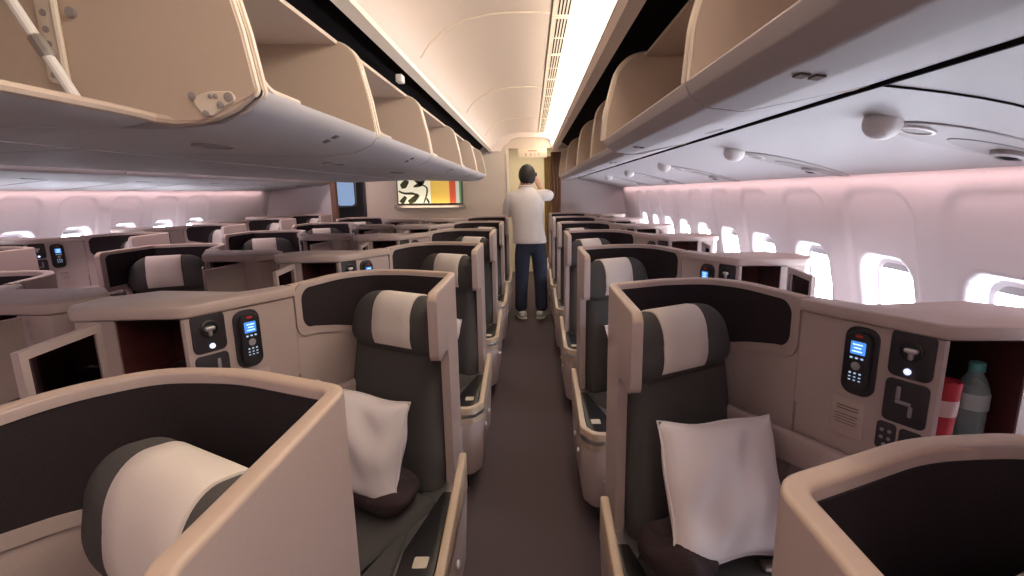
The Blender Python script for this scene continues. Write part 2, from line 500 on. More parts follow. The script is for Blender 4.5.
R_Y=[.47+1.13*k for k in range(7)]
L_Y=[.74+1.13*k for k in range(6)]
C_Y=[1.95+1.125*k for k in range(5)]
W_Y=[3.0+1.13*k for k in range(5)]
ordw=['first','second','third','fourth','fifth','sixth','seventh']
PODS={}
first=True
def put_pod(key,x,y,s,label,group):
    global first
    o=pod if first else copy_tree(pod)
    first=False
    o.location=(x,y,0); o.scale=(s,1,1); tag(o,label,'seat',group); PODS[key]=o
    return o
for k,y in enumerate(R_Y):
    lab={0:'beige seat pod cut off by lower right corner, only curved rim and dark lining showing',
         1:'seat pod with white pillow, red roll and bottle cabinet, right of the aisle'}.get(k,
         f'{ordw[k]} seat pod from the camera in the window row right of the aisle')
    put_pod(('R',k),.25,y,1,lab,'window side seat pods along the near aisle')
for k,y in enumerate(L_Y):
    lab={0:'large seat pod filling lower left corner, cream headrest cover seen over its rim',
         1:'seat pod with cream pillow beside the aisle, behind the lower left corner pod'}.get(k,
         f'{ordw[k]} seat pod from the camera in the row directly left of the aisle')
    put_pod(('L',k),-.295,y,-1,lab,'centre seat pods along the near aisle')
for k,y in enumerate(C_Y):
    put_pod(('C',k),-2.40,y,1,f'{ordw[k]} seat pod from the camera in the centre row beside the far aisle','centre seat pods along the far aisle')
for k,y in enumerate(W_Y):
    put_pod(('W',k),2*CX-.25,y,-1,f'{ordw[k]} seat pod from the camera in the row under the far left windows','window seat pods beyond the far aisle')

def podpt(key,p):
    o=PODS[key]; return Vector((o.location.x+o.scale.x*p[0], o.location.y+p[1], p[2]))

# ------------------------------------------------------------------ handsets
def make_handset():
    root=empty('remote_control')
    def xf_at(t,h,z):
        q=A+E*t+NPN*z; return (q.x,q.y,h)
    def rr(mb,t,h,w,hh,o0,o1,r,mi=0):
        pts=rpoly([(-w/2,-hh/2),(w/2,-hh/2),(w/2,hh/2),(-w/2,hh/2)],r,5)
        plate(mb,pts,o0,o1,min(.004,(o1-o0)*.4),2,mi,lambda x,y,z:xf_at(.165+t+x,1.058+h+y,z))
    m=MB(); rr(m,0,0,.062,.165,.0065,.022,.024); m.build('casing',[BLACK],root)
    m=MB(); rr(m,.001,.040,.036,.034,.0215,.0232,.003); sc=m.build('screen',[SCREEN],root)
    m=MB()
    for k,w in enumerate((.024,.018,.024)): rr(m,0,.049-.009*k,w,.003,.0232,.0236,.001)
    m.build('screen_text',[SCRTXT],sc)
    m=MB()
    for i in (-1,0,1):
        rr(m,.013*i,.013,.007,.005,.0215,.0235,.002)
        rr(m,.012*i,-.028,.006,.004,.0215,.0235,.0015)
        rr(m,.012*i,-.038,.006,.003,.0215,.0235,.0012)
        rr(m,.012*i,-.047,.006,.003,.0215,.0235,.0012)
    m.build('keypad',[KEYS],root)
    m=MB(); lathe(m,[(.011,0),(.011,.002),(.008,.003)],16,0,lambda x,y,z:xf_at(.165+x,1.058-.008+y,.0215+z)); m.build('dial',[GREYLOGO],root)
    m=MB(); rr(m,0,.071,.018,.007,.0215,.0225,.003); m.build('logo_mark',[REDINK],root)
    return root
hs=make_handset(); index_children()
hs_rows=[(('R',1),'lit remote in the panel above the white pillow, beside the bottle cabinet'),
         (('R',2),'lit remote on the third pod right of the aisle, below the window ledge'),
         (('R',3),'tiny dark remote on the fourth pod right of the aisle'),
         (('L',1),'lit remote beside the reading light at left, above the big corner pod'),
         (('L',2),'lit remote on the third pod left of the aisle, beside dark cabinet opening'),
         (('L',3),'tiny dark remote on the fourth pod left of the aisle'),
         (('W',1),'lit remote near the left edge below the far left windows'),
         (('W',2),'small lit remote between two pods under the far left windows')]
for i,(key,lab) in enumerate(hs_rows):
    o=hs if i==0 else copy_tree(hs)
    p=PODS[key]; o.location=p.location; o.scale=p.scale
    tag(o,lab,'remote control','remote controls docked in the seat panels')

# ------------------------------------------------------------------ pillows, blankets, cabinet contents
def make_pillow(name,key,cr,cf,cz,lean,roll,w,h,t,mat_,seed,label,yaw=0):
    rnd=random.Random(seed); ph=[rnd.uniform(0,6) for _ in range(6)]
    m=MB(); n=26; vs=[]; fs=[]
    p=PODS[key]; s=p.scale.x
    def emit(u,v,side):
        # u,v in [-1,1]
        f=(1-abs(u)**2.6)*(1-abs(v)**2.6)
        z=side*(t/2)*(max(0,f)**.42)
        z+= .009*sin(3.5*u+2.2*v+ph[0])*f + .008*sin(6*v-4*u+ph[1])*f+ .007*sin(9*u*v+ph[2])*f + .004*sin(13*u-5*v+ph[4])*f
        pin=1-.07*(1-u*u)*(abs(v)**3)-.0
        pin2=1-.07*(1-v*v)*(abs(u)**3)
        x=u*w/2*pin2; y=v*h/2*pin
        x+= .004*sin(5*v+ph[3]); y+=.004*sin(5*u+ph[5])
        xr=x*cos(roll)-y*sin(roll); yr=x*sin(roll)+y*cos(roll)
        X=xr; Fw=z*cos(lean)-yr*sin(lean); Z=z*sin(lean)+yr*cos(lean)
        X2=X*cos(yaw)-Fw*sin(yaw); F2=X*sin(yaw)+Fw*cos(yaw)
        q=SO+RI*(cr+X2)+FO*(cf+F2)
        return (p.location.x+s*q.x, p.location.y+q.y, cz+Z)
    for side in (1,-1):
        b=len(vs)
        for i in range(n+1):
            for j in range(n+1): vs.append(emit(-1+2*i/n,-1+2*j/n,side))
        for i in range(n):
            for j in range(n):
                a=b+i*(n+1)+j; fs.append((a,a+n+1,a+n+2,a+1) if side*s<0 else (a,a+1,a+n+2,a+n+1))
    # seam between the faces: weld the outer ring
    mb=MB(); mb.add(vs,fs); 
    o=mb.build(name,[mat_],None,75,recalc=False)
    import bmesh
    bm=bmesh.new(); bm.from_mesh(o.data); bmesh.ops.remove_doubles(bm,verts=bm.verts,dist=1e-4)
    bmesh.ops.recalc_face_normals(bm,faces=bm.faces); bm.to_mesh(o.data); bm.free()
    # flanged hem running round the edge, and its seam
    ring=[]
    for k in range(60):
        a=k/60*4; e=int(a); f=-1+2*(a-e)
        u,v=((f,-1),(1,f),(-f,1),(-1,-f))[e]
        ring.append(emit(u,v,0))
    m=MB(); tube(m,ring,.0035,6,0,True); hem=m.build('hem',[mat_],o)
    return tag(o,label,'pillow','pillows on the seats')
make_pillow('pillow',('R',1),.0,.170,.693,R(25),R(-6),.385,.375,.12,PILLOW,3,'white square pillow propped on the seat right of the aisle',R(7))
make_pillow('pillow',('L',1),.03,.17,.695,R(15),R(3),.39,.33,.15,PILLOW,8,'cream pillow leaning in the seat left of the aisle',R(6))
make_pillow('pillow',('R',2),.0,.18,.675,R(17),R(-4),.36,.35,.12,PILLOW,5,'sliver of white pillow behind the wing of the third pod right of aisle')
make_pillow('pillow',('L',2),.0,.18,.675,R(17),R(4),.36,.35,.12,PILLOW,6,'corner of white pillow on the third pod left of the aisle')

def lump(name,key,cr,cf,cz,size,mat_,seed,label,cat):
    rnd=random.Random(seed); ph=[rnd.uniform(0,6) for _ in range(8)]
    p=PODS[key]; m=MB()
    def d(q):
        k=1+.20*sin(40*q.x+ph[0]+26*q.y)+.16*sin(58*q.y-20*q.x+ph[1])+.10*sin(95*q.x-60*q.y+ph[2])
        return (q.x*(1+.06*sin(30*q.y+ph[3])), q.y*(1+.06*sin(24*q.x+ph[4])), q.z*k)
    f=seatxf(cr,cf,cz)
    def xf(x,y,z):
        q=f(x,y,z); return (p.location.x+p.scale.x*q[0], p.location.y+q[1], q[2])
    rbox(m,size,(size[0]*.3,size[1]*.3,size[2]*.45),8,14,0,xf,d)
    o=m.build(name,[mat_],None,80); return tag(o,label,cat,'blankets on the seats')
lump('blanket',('R',1),-.155,.16,.55,(.17,.20,.11),BLANKET,1,'dark crumpled blanket under the white pillow right of the aisle','blanket')
lump('blanket',('L',1),.0,.15,.535,(.36,.20,.09),BLANKET,2,'dark purple folded blanket under the cream pillow left of the aisle','blanket')
# seat-belt buckle on the right seat
m=MB()
def bxf(x,y,z):
    q=seatxf(.085,.27,.487,0)(x*cos(.5)-y*sin(.5),x*sin(.5)+y*cos(.5),z); p=PODS[('R',1)]; return (p.location.x+q[0],p.location.y+q[1],q[2])
belt=empty('seat_belt')
rbox(m,(.055,.045,.014),(.008,.008,.006),3,2,0,bxf); m.build('buckle',[SILVER],belt)
m=MB(); rbox(m,(.16,.045,.005),(.003,.003,.002),2,4,0,lambda x,y,z:bxf(x+.10,y,z-.003+.02*max(0,x)*0)); m.build('webbing',[BLACK],belt)
tag(belt,'dark seat belt with metal buckle lying beside the white pillow','seat belt')

# cabinet contents of the second right pod
def in_pod(key,x,y,z): return tuple(podpt(key,(x,y,z)))
bt=empty('water_bottle'); bx,by=.822,-.480
def bxf2(x,y,z): return in_pod(('R',1),bx+x,by+y,.8875+z)
GLASSB=mat('bottle_plastic',(.62,.80,.82),.12,trans=.75); LABELB=mat('bottle_label',(.45,.52,.52),.5); CAPB=mat('bottle_cap',(.10,.36,.36),.4)
m=MB(); lathe(m,[(.028,0),(.032,.004),(.031,.03),(.033,.034),(.031,.05),(.033,.054),(.032,.075),(.033,.08),(.033,.125),(.031,.135),(.024,.155),(.015,.170),(.0135,.178)],28,0,bxf2); m.build('bottle_body',[GLASSB],bt)
m=MB(); lathe(m,[(.0337,.085),(.0339,.086),(.0339,.124),(.0337,.125)],28,0,bxf2); m.build('bottle_label',[LABELB],bt)
m=MB(); lathe(m,[(.016,.177),(.0165,.178),(.0165,.196),(.0145,.199)],20,0,bxf2); m.build('bottle_cap',[CAPB],bt)
tag(bt,'clear water bottle with teal cap in the cabinet beside the lower right pod','bottle')
rr_=empty('amenity_roll'); rx,ry=.732,-.495
def rxf(x,y,z): return in_pod(('R',1),rx+x+z*.06,ry+y,.889+z)
REDC=mat('red_cloth',(.42,.025,.04),.8,noise=.15,nscale=80); BAND=mat('pink_paper_band',(.62,.42,.42),.7); ROLLIN=mat('roll_inside',(.55,.40,.36),.8)
m=MB(); lathe(m,[(.028,0),(.030,.004),(.030,.155),(.028,.158),(.023,.150),(.014,.156),(.004,.150)],24,0,rxf); m.build('rolled_cloth',[REDC],rr_)
m=MB(); lathe(m,[(.0306,.075),(.031,.076),(.031,.114),(.0306,.115)],24,0,rxf); m.build('paper_band',[BAND],rr_)
tag(rr_,'red rolled kit with pale band standing beside the water bottle','amenity kit')
# headphones hanging in cabinets
def headphones(key,label):
    o=empty('headphones')
    x0,y0=.79,-.42
    m=MB(); pts=[]
    for k in range(13):
        a=pi*k/12; pts.append(in_pod(key,x0+.048*cos(a),y0,.935+.06*sin(a)))
    tube(m,pts,.006,8); m.build('headband',[BLACK],o)
    for s in (-1,1):
        c=in_pod(key,x0+.048*s,y0,.925); m=MB()
        rbox(m,(.05,.04,.07),(.02,.018,.03),4,2,0,lambda x,y,z,c=c:(c[0]+x,c[1]+y,c[2]+z)); m.build('ear_cup',[BLACK],o)
    tag(o,label,'headphones','headphones kept in seat cabinets')
headphones(('R',2),'black headphones in the open cabinet of the third pod right of aisle')
headphones(('L',1),'black headphones in the dark cabinet beside the left side reading light')

# ------------------------------------------------------------------ cabin shell
Y0,Y1=-1.3,7.62
m=MB(); box(m,(-4.6,Y0,-.05),(1.8,10.2,0)); struct(m.build('floor',[CARPET]))

PROF=[(0,1.40),(.25,1.49),(.55,1.525),(.8,1.52),(1.0,1.505),(1.15,1.47),(1.30,1.435),(1.45,1.40),(1.58,1.362),(1.66,1.335)]
def xw(h):
    for i in range(len(PROF)-1):
        if PROF[i][0]<=h<=PROF[i+1][0]:
            t=(h-PROF[i][0])/(PROF[i+1][0]-PROF[i][0]); return PROF[i][1]+t*(PROF[i+1][1]-PROF[i][1])
    return PROF[-1][1]
def sdrr(x,y,hx,hy,r):
    qx=abs(x)-hx+r; qy=abs(y)-hy+r
    return sqrt(max(qx,0)**2+max(qy,0)**2)+min(max(qx,qy),0)-r
WZ=1.005
def wall_dep(y,z,yc):
    best=0
    k=round((y-yc)/.55); dy=y-(yc+.55*k)
    if 0<=k+5:
        d=sdrr(dy,z-1.02,.205,.475,.11)
        best=.015*(1-sstep(-.014,.003,d))
        d2=sdrr(dy,z-WZ,.160,.222,.10)
        best+=.078*(1-sstep(-.032,.0,d2))
    return best
def side_wall(name,side,yc,ylast,ystep,yend):
    def X(h): return xw(h) if side>0 else 2*CX-xw(h)
    ny=int((yend-Y0)/ystep); hs=[.0,.2,.4]+[.5+.0145*k for k in range(70)]+[1.53,1.56,1.6,1.64]
    m=MB(); vs=[];fs=[]
    for i in range(ny+1):
        y=Y0+(yend-Y0)*i/ny
        for h in hs:
            dep=wall_dep(y,h,yc) if y<ylast+.28 else 0
            vs.append((X(h)+side*dep,y,h))
    n=len(hs)
    for i in range(ny):
        for j in range(n-1):
            a=i*n+j; fs.append((a,a+1,a+n+1,a+n))
    m.add(vs,fs); return struct(m.build(name,[CABIN],None,60))
YCR=2.04-.55*5; NR=14
YCL=1.87-.55*5; NL=14
side_wall('wall_right',1,2.04,YCR+.55*13,.0125,Y1)
side_wall('wall_left',-1,1.87,YCL+.55*13,.0125,7.95)

def win_parts(side,yc,idx):
    def X(h): return xw(h) if side>0 else 2*CX-xw(h)
    root=empty(f'window_{idx}'); struct(root)
    def xf_(off):
        def f(x,y,z):
            h=WZ+y; return (X(h)+side*(.093-off-z), yc+x, h)
        return f
    def ring(mb,hx,hy,r,hx2,hy2,r2,o0,o1,n=7):
        P=rpoly([(-hx,-hy),(hx,-hy),(hx,hy),(-hx,hy)],r,n); Q=rpoly([(-hx2,-hy2),(hx2,-hy2),(hx2,hy2),(-hx2,hy2)],r2,n)
        f=xf_(0); N=len(P); vs=[]
        for (poly,o) in ((P,o0),(P,o1),(Q,o1),(Q,o0)): vs+=[f(p[0],p[1],o) for p in poly]
        fs=[]
        for a in range(4):
            b=(a+1)%4
            for i in range(N):
                j=(i+1)%N; fs.append((a*N+i,a*N+j,b*N+j,b*N+i))
        mb.add(vs,fs)
    m=MB(); ring(m,.140,.202,.085,.118,.180,.07,-.004,.012); m.build('window_frame',[CABIN],root,50)
    m=MB(); P=rpoly([(-.130,-.192),(.130,-.192),(.130,.192),(-.130,.192)],.07,7)
    plate(m,P,.001,.004,0,1,0,xf_(0)); m.build('pane',[PANE],root)
    m=MB(); P=rpoly([(-.130,.150),(.130,.150),(.130,.192),(-.130,.192)],[.02,.02,.07,.07],5)
    plate(m,P,.005,.010,.002,1,0,xf_(0)); m.build('window_shade',[SHADE],root)
    return root
wi=1
for k in range(3,NR+1):
    yc=YCR+.55*k
    if yc>6.6: break
    win_parts(1,yc,wi); wi+=1
for k in range(7,NL+1):
    yc=YCL+.55*k
    if yc>6.4: break
    win_parts(-1,yc,wi); wi+=1

# ---- ceilings over the two aisles
CP=[(-.545,2.055),(-.53,2.07),(-.505,2.115),(-.46,2.175),(-.39,2.235),(-.30,2.275),(-.18,2.298),(-.05,2.305),(.095,2.302)]
def mir(p): return (2*CX-p[0],p[1])
def ceiling(side,name,yend):
    f=(lambda p:p) if side>0 else mir
    m=MB(); extrude_y(m,[f(p) for p in CP],Y0,yend,False,0,1)
    struct(m.build(name,[CEILM],None,60,recalc=False))
ceiling(1,'ceiling',6.98); ceiling(-1,'ceiling',7.9)
# panel seams: raised ribs across the vault
for i,yy in enumerate((.86,2.42,4.02,5.6)):
    m=MB(); pts=[(p[0],yy,p[1]-.002) for p in CP[2:]]
    tube(m,pts,.006,6); struct(m.build(f'trim_{i+1}',[BINEDGE]))
# aisle-side rails of the ceiling
def rail(name,prof,y0,y1,mt,k='structure'):
    m=MB(); extrude_y(m,prof,y0,y1); o=m.build(name,[mt]); struct(o); return o
for s,ye in ((1,6.98),(-1,7.9)):
    f=(lambda p:p) if s>0 else mir
    rail('trim_5' if s>0 else 'trim_6',[f(p) for p in ((-.545,2.075),(-.52,2.068),(-.522,2.050),(-.56,2.035),(-.575,2.05))],Y0,ye,BINEDGE)
    rail('trim_7' if s>0 else 'trim_8',[f(p) for p in ((.283,2.105),(.300,2.065),(.345,2.050),(.350,2.060),(.310,2.080),(.293,2.115))],Y0,ye,CEILM)
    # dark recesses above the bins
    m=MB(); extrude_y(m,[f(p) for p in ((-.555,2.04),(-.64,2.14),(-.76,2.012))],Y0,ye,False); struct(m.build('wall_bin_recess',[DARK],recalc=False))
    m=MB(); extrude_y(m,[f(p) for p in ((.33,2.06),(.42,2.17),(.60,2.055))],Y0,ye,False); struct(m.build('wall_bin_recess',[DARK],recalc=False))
# vent grilles and ceiling light panels
def vent(side,y,label,grp):
    f=(lambda x:x) if side>0 else (lambda x:2*CX-x)
    o=empty('air_vent',(f(.150),y,2.30))
    s=side
    m=MB(); box(m,(-.046,0,-.004),(.046,.632,.006),0,ID); m.build('vent_panel',[BINEDGE],o)
    for j in range(2):
        for k in range(4):
            m=MB(); x=-.022+.015*k; box(m,(x,.025+.305*j,-.0055),(x+.006,.30+.305*j,-.0035)); m.build('slot',[DARK],o)
    return tag(o,label,'vent',grp)
for i in range(10):
    y=.55+.64*i
    vent(1,y,f'{["first","second","third","fourth","fifth","sixth","seventh","eighth","ninth","tenth"][i]} slotted vent grille from the camera beside the ceiling light','slotted vents beside the ceiling light')
m=MB(); box(m,(.092,Y0,2.306),(.20,6.98,2.312)); struct(m.build('ceiling',[CEILM]))
def light_panel(side,y0,y1,label):
    f=(lambda p:p) if side>0 else mir
    o=empty('ceiling_light',(0,0,0))
    m=MB(); extrude_y(m,[f(p) for p in ((.198,2.302),(.230,2.270),(.264,2.200),(.287,2.108),(.293,2.110),(.272,2.205),(.240,2.280),(.20,2.312))],y0,y1)
    m.build('diffuser',[LIGHTM],o)
    for yy in (y0+.002,y1-.006):
        m=MB(); extrude_y(m,[f(p) for p in ((.197,2.301),(.229,2.269),(.263,2.199),(.286,2.107),(.293,2.110),(.270,2.205),(.235,2.280),(.19,2.312))],yy,yy+.004); m.build('end_clip',[BINEDGE],o)
    tag(o,label,'ceiling light','bright light panels along the ceiling')
for i,(a,b) in enumerate(((Y0,.60),(.60,2.42),(2.42,4.02),(4.02,5.60),(5.60,6.95))):
    light_panel(1,a,b,['bright ceiling light panel directly overhead above the camera','bright ceiling light panel at the top edge of the photo','second bright ceiling light panel beyond the top edge','third bright ceiling light panel down the aisle','bright ceiling light panel ending at the exit sign'][i])

# ---- overhead bins, centre side (facing the near aisle)
def part_extrude(name,prof,y0,y1,mt,parent):
    m=MB(); extrude_y(m,prof,y0,y1); return m.build(name,[mt],parent,45)
def arc_pts(pts,n=5): return rpoly(pts,[0]+[.06]*(len(pts)-2)+[0],n,closed=False)
def centre_bin(y0,y1,label,opened=False,gap=.008,sx=1):
    o=empty('overhead_bin')
    ya,yb=y0+gap/2,y1-gap/2
    back=CX+.012
    if opened:
        und=[(-.735,1.642),(-.80,1.630),(back,1.646)]
        shelf=[(-.725,1.652),(-.735,1.642),(-.80,1.630),(back,1.646),(back,1.66),(-.82,1.645),(-.745,1.657)]
    else:
        shelf=[(-.518,1.700),(-.520,1.688),(-.545,1.662),(-.60,1.638),(-.70,1.628),(back,1.646),(back,1.662),(-.70,1.645),(-.61,1.655),(-.56,1.678),(-.53,1.702)]
    part_extrude('shelf',shelf,ya,yb,BINW,o)
    part_extrude('back_panel',[(back,1.66),(back+.012,1.66),(back+.012,1.985),(back,1.985)],ya,yb,BINI,o)
    part_extrude('top_panel',[(back,1.985),(-.625,1.976),(-.625,1.988),(back,2.0)],ya,yb,BINI,o)
    inner=rpoly([(back,1.655),(-.62,1.640),(-.518,1.690),(-.535,1.80),(-.578,1.985),(back,1.99)],[0,.10,.012,.2,.09,0],8)
    for nm,yy in (('end_wall',ya),('end_wall',yb-.02)):
        m=MB(); N=len(inner)
        m.add([(p[0],yy,p[1]) for p in inner]+[(p[0],yy+.02,p[1]) for p in inner],
              [tuple(range(N)),tuple(N+i for i in range(N))[::-1]]+[(i,(i+1)%N,N+(i+1)%N,N+i) for i in range(N)])
        w=m.build(nm,[BINI],o,45)
        m=MB(); fr=[(p[0]+.001,yy+.01,p[1]) for p in inner if p[0]>-.70 and p[1]>1.66]
        tube(m,fr,.0055,6); m.build('edge_trim',[BINEDGE],w)
    if not opened:
        T=rpoly([(ya+.004,1.90),(ya+.004,1.705),(ya+.16,1.703)],[0,.055,0],8,closed=False)
        m=MB(); tube(m,[(-.522-(t[1]-1.70)*.19,t[0],t[1]) for t in T],.005,6); m.build('opening_trim',[BINEDGE],o)
    m=MB(); lathe(m,[(.045,0),(.045,.004),(.036,.006),(.034,.002)],20,0,lambda x,y,z:(-.85+x*1.0,(ya+yb)/2+y*1.5,1.632-z)); m.build('latch',[PSUD],o)
    if not opened:
        m=MB()
        for k in range(2): box(m,(-.585+.026*k,yb-.30,0),(-.570+.026*k,yb-.275,.0025),0,lambda x,y,z:(x,y,1.662-(-.545-x)*.44-.0025+z))
        m.build('row_mark',[INK],o)
    tag(o,label,'overhead bin','overhead bins above the centre seats')
    return o
cbs=[(-.35,1.00),(1.00,1.73),(1.73,2.64),(2.64,3.77),(3.77,4.80),(4.80,5.75)]
clab=['open beige overhead bin with strut and brackets in the top left corner']+[f'{w} open overhead bin from the camera, left of the aisle' for w in ('second','third','fourth','fifth','last')]
nearbin=None
for i,(a,b) in enumerate(cbs):
    o=centre_bin(a,b,clab[i],i==0)
    if i==0: nearbin=o
    if i==2: thirdbin=o
# hardware of the open near bin: strut, hinge arm with holes, pivot plate
m=MB(); tube(m,[(-.90,.84,1.975),(-.735,.84,1.652)],.008,10); st=m.build('gas_strut',[WHITEP],nearbin)
m=MB(); tube(m,[(-.785,.84,1.750),(-.769,.84,1.719)],.0105,10); m.build('strut_collar',[SILVER],st)
yw=.976
m=MB(); P=rpoly([(-.895,1.708),(-.860,1.708),(-.860,1.95),(-.895,1.95)],.012,4)
plate(m,P,0,.010,.003,2,0,lambda x,y,z:(x,yw-z,y)); br=m.build('hinge_arm',[BINEDGE],nearbin)
m=MB(); tube(m,[(-.857,yw-.012,1.71),(-.857,yw-.012,1.95)],.006,8); m.build('arm_rib',[BINEDGE],br)
for zz in (1.722,1.745,1.775,1.80,1.828,1.86):
    m=MB(); lathe(m,[(.006,0),(.006,.002)],12,0,lambda x,y,z,zz=zz:(-.880+x,yw-.0098-z,zz+y)); m.build('bolt_hole',[PSUD],br)
m=MB(); lathe(m,[(.009,0),(.009,.008)],12,0,lambda x,y,z:(-.835+x,yw-z,1.83+y)); m.build('stud',[PSUD],nearbin)
m=MB(); P=rpoly([(-.640,1.680),(-.60,1.692),(-.562,1.692),(-.552,1.676),(-.580,1.662),(-.600,1.648),(-.618,1.648)],.010,4)
plate(m,P,0,.005,.0015,1,0,lambda x,y,z:(x,yw-z,y)); pl=m.build('pivot_plate',[BINEDGE],nearbin)
for (x,z,r) in ((-.634,1.684,.007),(-.566,1.681,.0085),(-.600,1.683,.004),(-.590,1.683,.004),(-.583,1.667,.006),(-.612,1.652,.006)):
    m=MB(); lathe(m,[(r,0),(r,.003),(r*.6,.004)],14,0,lambda X,Y,Z,x=x,z=z:(x+X,yw-.005-Z,z+Y)); m.build('plate_hole',[PSUD],pl)
# thick rounded lip: along the shelf, then round the end wall up to the next bin
m=MB(); pts=[(-.733,y,1.652) for y in (-.34,.0,.3,.6,.84,.90)]+[(-.728,.945,1.650),(-.712,.975,1.645),(-.68,.985,1.641),(-.64,.987,1.643),(-.60,.987,1.651),(-.56,.987,1.668),(-.528,.987,1.693)]
tube(m,pts,.0095,8); m.build('lip',[BINI],nearbin)

m=MB(); rbox(m,(.03,.05,.035),(.006,.006,.006),2,2,0,lambda x,y,z:(-.585+x,2.34+y,2.005+z)); m.build('hinge_clip',[WHITEP],thirdbin)
# far half of the centre bins (seen from below only) and the bins beyond the far aisle
def far_bin(y0,y1,label):
    o=empty('overhead_bin')
    f=mir
    a,b=y0+.004,y1-.004
    part_extrude('shelf',[f(p) for p in ((-.518,1.700),(-.520,1.688),(-.545,1.662),(-.60,1.638),(-.70,1.628),(CX+.012,1.646),(CX+.012,1.662),(-.70,1.645),(-.61,1.655),(-.53,1.702))],a,b,BINW,o)
    part_extrude('door',[f(p) for p in ((-.518,1.700),(-.535,1.80),(-.578,1.985),(-.60,1.985),(-.556,1.80),(-.545,1.70))],a,b,BINW,o)
    tag(o,label,'overhead bin','overhead bins on the far side of the centre')
for i in range(5):
    far_bin(.55+1.04*i,.55+1.04*(i+1),f'{["first","second","third","fourth","fifth","sixth"][i]} closed centre bin from the camera, over the far aisle')
def left_bin(y0,y1,label):
    o=empty('overhead_bin'); a,b=y0+.004,y1-.004
    part_extrude('bin_body',rpoly([(-3.47,1.634),(-3.30,1.622),(-3.16,1.66),(-3.14,1.70),(-3.20,2.0),(-3.9,2.0)],[.0,.08,.03,.03,.02,0],5),a,b,BINW,o)
    m=MB(); rbox(m,(.05,.14,.010),(.01,.02,.004),3,2,0,lambda x,y,z:(-3.40+x,(a+b)/2+y,1.628+z)); m.build('latch',[DARK],o)
    tag(o,label,'overhead bin','overhead bins over the far left windows')
for i in range(6):
    left_bin(1.95+.98*i,1.95+.98*(i+1),f'{["first","second","third","fourth","fifth","sixth"][i]} closed bin from the camera above the far left windows')

# ---- overhead bins on the window side of the near aisle
def right_bin(y0,y1,label,nx,nz,tx,thick_end=False):
    o=empty('overhead_bin'); a,b=y0+.004,y1-.004; bk=1.05
    sh=[(nx,nz),(nx+.012,nz-.028),(nx+.05,nz-.052),(nx+.12,1.652),(.66,1.696),(.70,1.712),(nx+.15,1.672),(nx+.07,nz-.030),(nx+.025,nz-.004)]
    part_extrude('shelf',rpoly(sh,[.004,.01,.03,.06,0,0,.04,.02,.004],4),a,b,BINW,o)
    part_extrude('back_panel',[(.70,1.712),(bk,1.80),(bk,2.04),(bk+.012,2.04),(bk+.012,1.79),(.70,1.70)],a,b,BINI,o)
    part_extrude('top_panel',[(tx+.085,2.022),(bk,2.04),(bk,2.052),(tx+.085,2.034)],a,b,BINI,o)
    inner=rpoly([(.70,1.70),(nx+.14,1.662),(nx+.004,nz-.010),(nx+.012,nz+.10),(tx,2.03),(bk,2.05),(bk,1.79)],[0,.06,.012,.2,.13,0,0],8)
    for q,(yy,t) in enumerate(((a,.02),(b-.02,.02))):
        m=MB(); N=len(inner); tt=.045 if (thick_end and q==1) else .02; yy=b-tt if q==1 else yy
        m.add([(p[0],yy,p[1]) for p in inner]+[(p[0],yy+tt,p[1]) for p in inner],
              [tuple(range(N)),tuple(N+i for i in range(N))[::-1]]+[(i,(i+1)%N,N+(i+1)%N,N+i) for i in range(N)])
        w=m.build('end_wall',[BINI],o,45)
        fr=[(p[0]-.001,yy+tt/2,p[1]) for p in inner if p[0]<tx+.12 and p[1]>nz-.005]
        m=MB(); tube(m,fr,.0055 if tt<.03 else .018,8); m.build('edge_trim',[BINEDGE],w)
    m=MB(); rbox(m,(.06,.11,.010),(.012,.02,.004),3,2,0,lambda x,y,z:(.55+x,(a+b)/2+y,1.680+z)); m.build('latch',[PSUD],o)
    m=MB()
    for k in range(2): box(m,(nx+.070+.022*k,b-.30,0),(nx+.084+.022*k,b-.278,.004),0,lambda x,y,z:(x,y,(nz-.052)+(1.652-nz+.052)*(x-nx-.05)/.07-.003+z))
    m.build('row_mark',[INK],o)
    tag(o,label,'overhead bin','overhead bins above the window seats')
rbs=[(-.60,1.02),(1.02,2.13),(2.13,3.0),(3.0,3.9),(3.9,5.15),(5.15,6.4)]
for i,(a,b) in enumerate(rbs):
    near=i<2
    right_bin(a,b,['large open bin with rounded white lip in the upper right corner','second open bin right of the ceiling light, ending in a white curved edge','third open bin from the camera, right of the ceiling light','fourth open bin from the camera, right of the ceiling light','fifth open bin from the camera, right of the ceiling light','last open bin right of the aisle, beside the curtain'][i],
              .302 if near else .352, 1.712 if near else 1.700, .372 if near else .395, i==1)

# ---- service panels below the bins
def psu_z(t): return (.672+.663*t, 1.703-.148*t)
m=MB(); extrude_y(m,[(.66,1.700),(.672,1.703),(1.335,1.555),(1.335,1.568),(.68,1.72)],Y0,7.6); struct(m.build('ceiling_service_panel',[PSUM]))
m=MB(); extrude_y(m,[(-3.465,1.632),(-3.48,1.622),(-4.125,1.556),(-4.125,1.57),(-3.48,1.64)],Y0,7.9); struct(m.build('ceiling_service_panel',[PSUM]))
m=MB(); extrude_y(m,[(.652,1.686),(.672,1.690),(.672,1.704),(.652,1.700)],Y0,7.0); struct(m.build('trim_9',[DARK]))
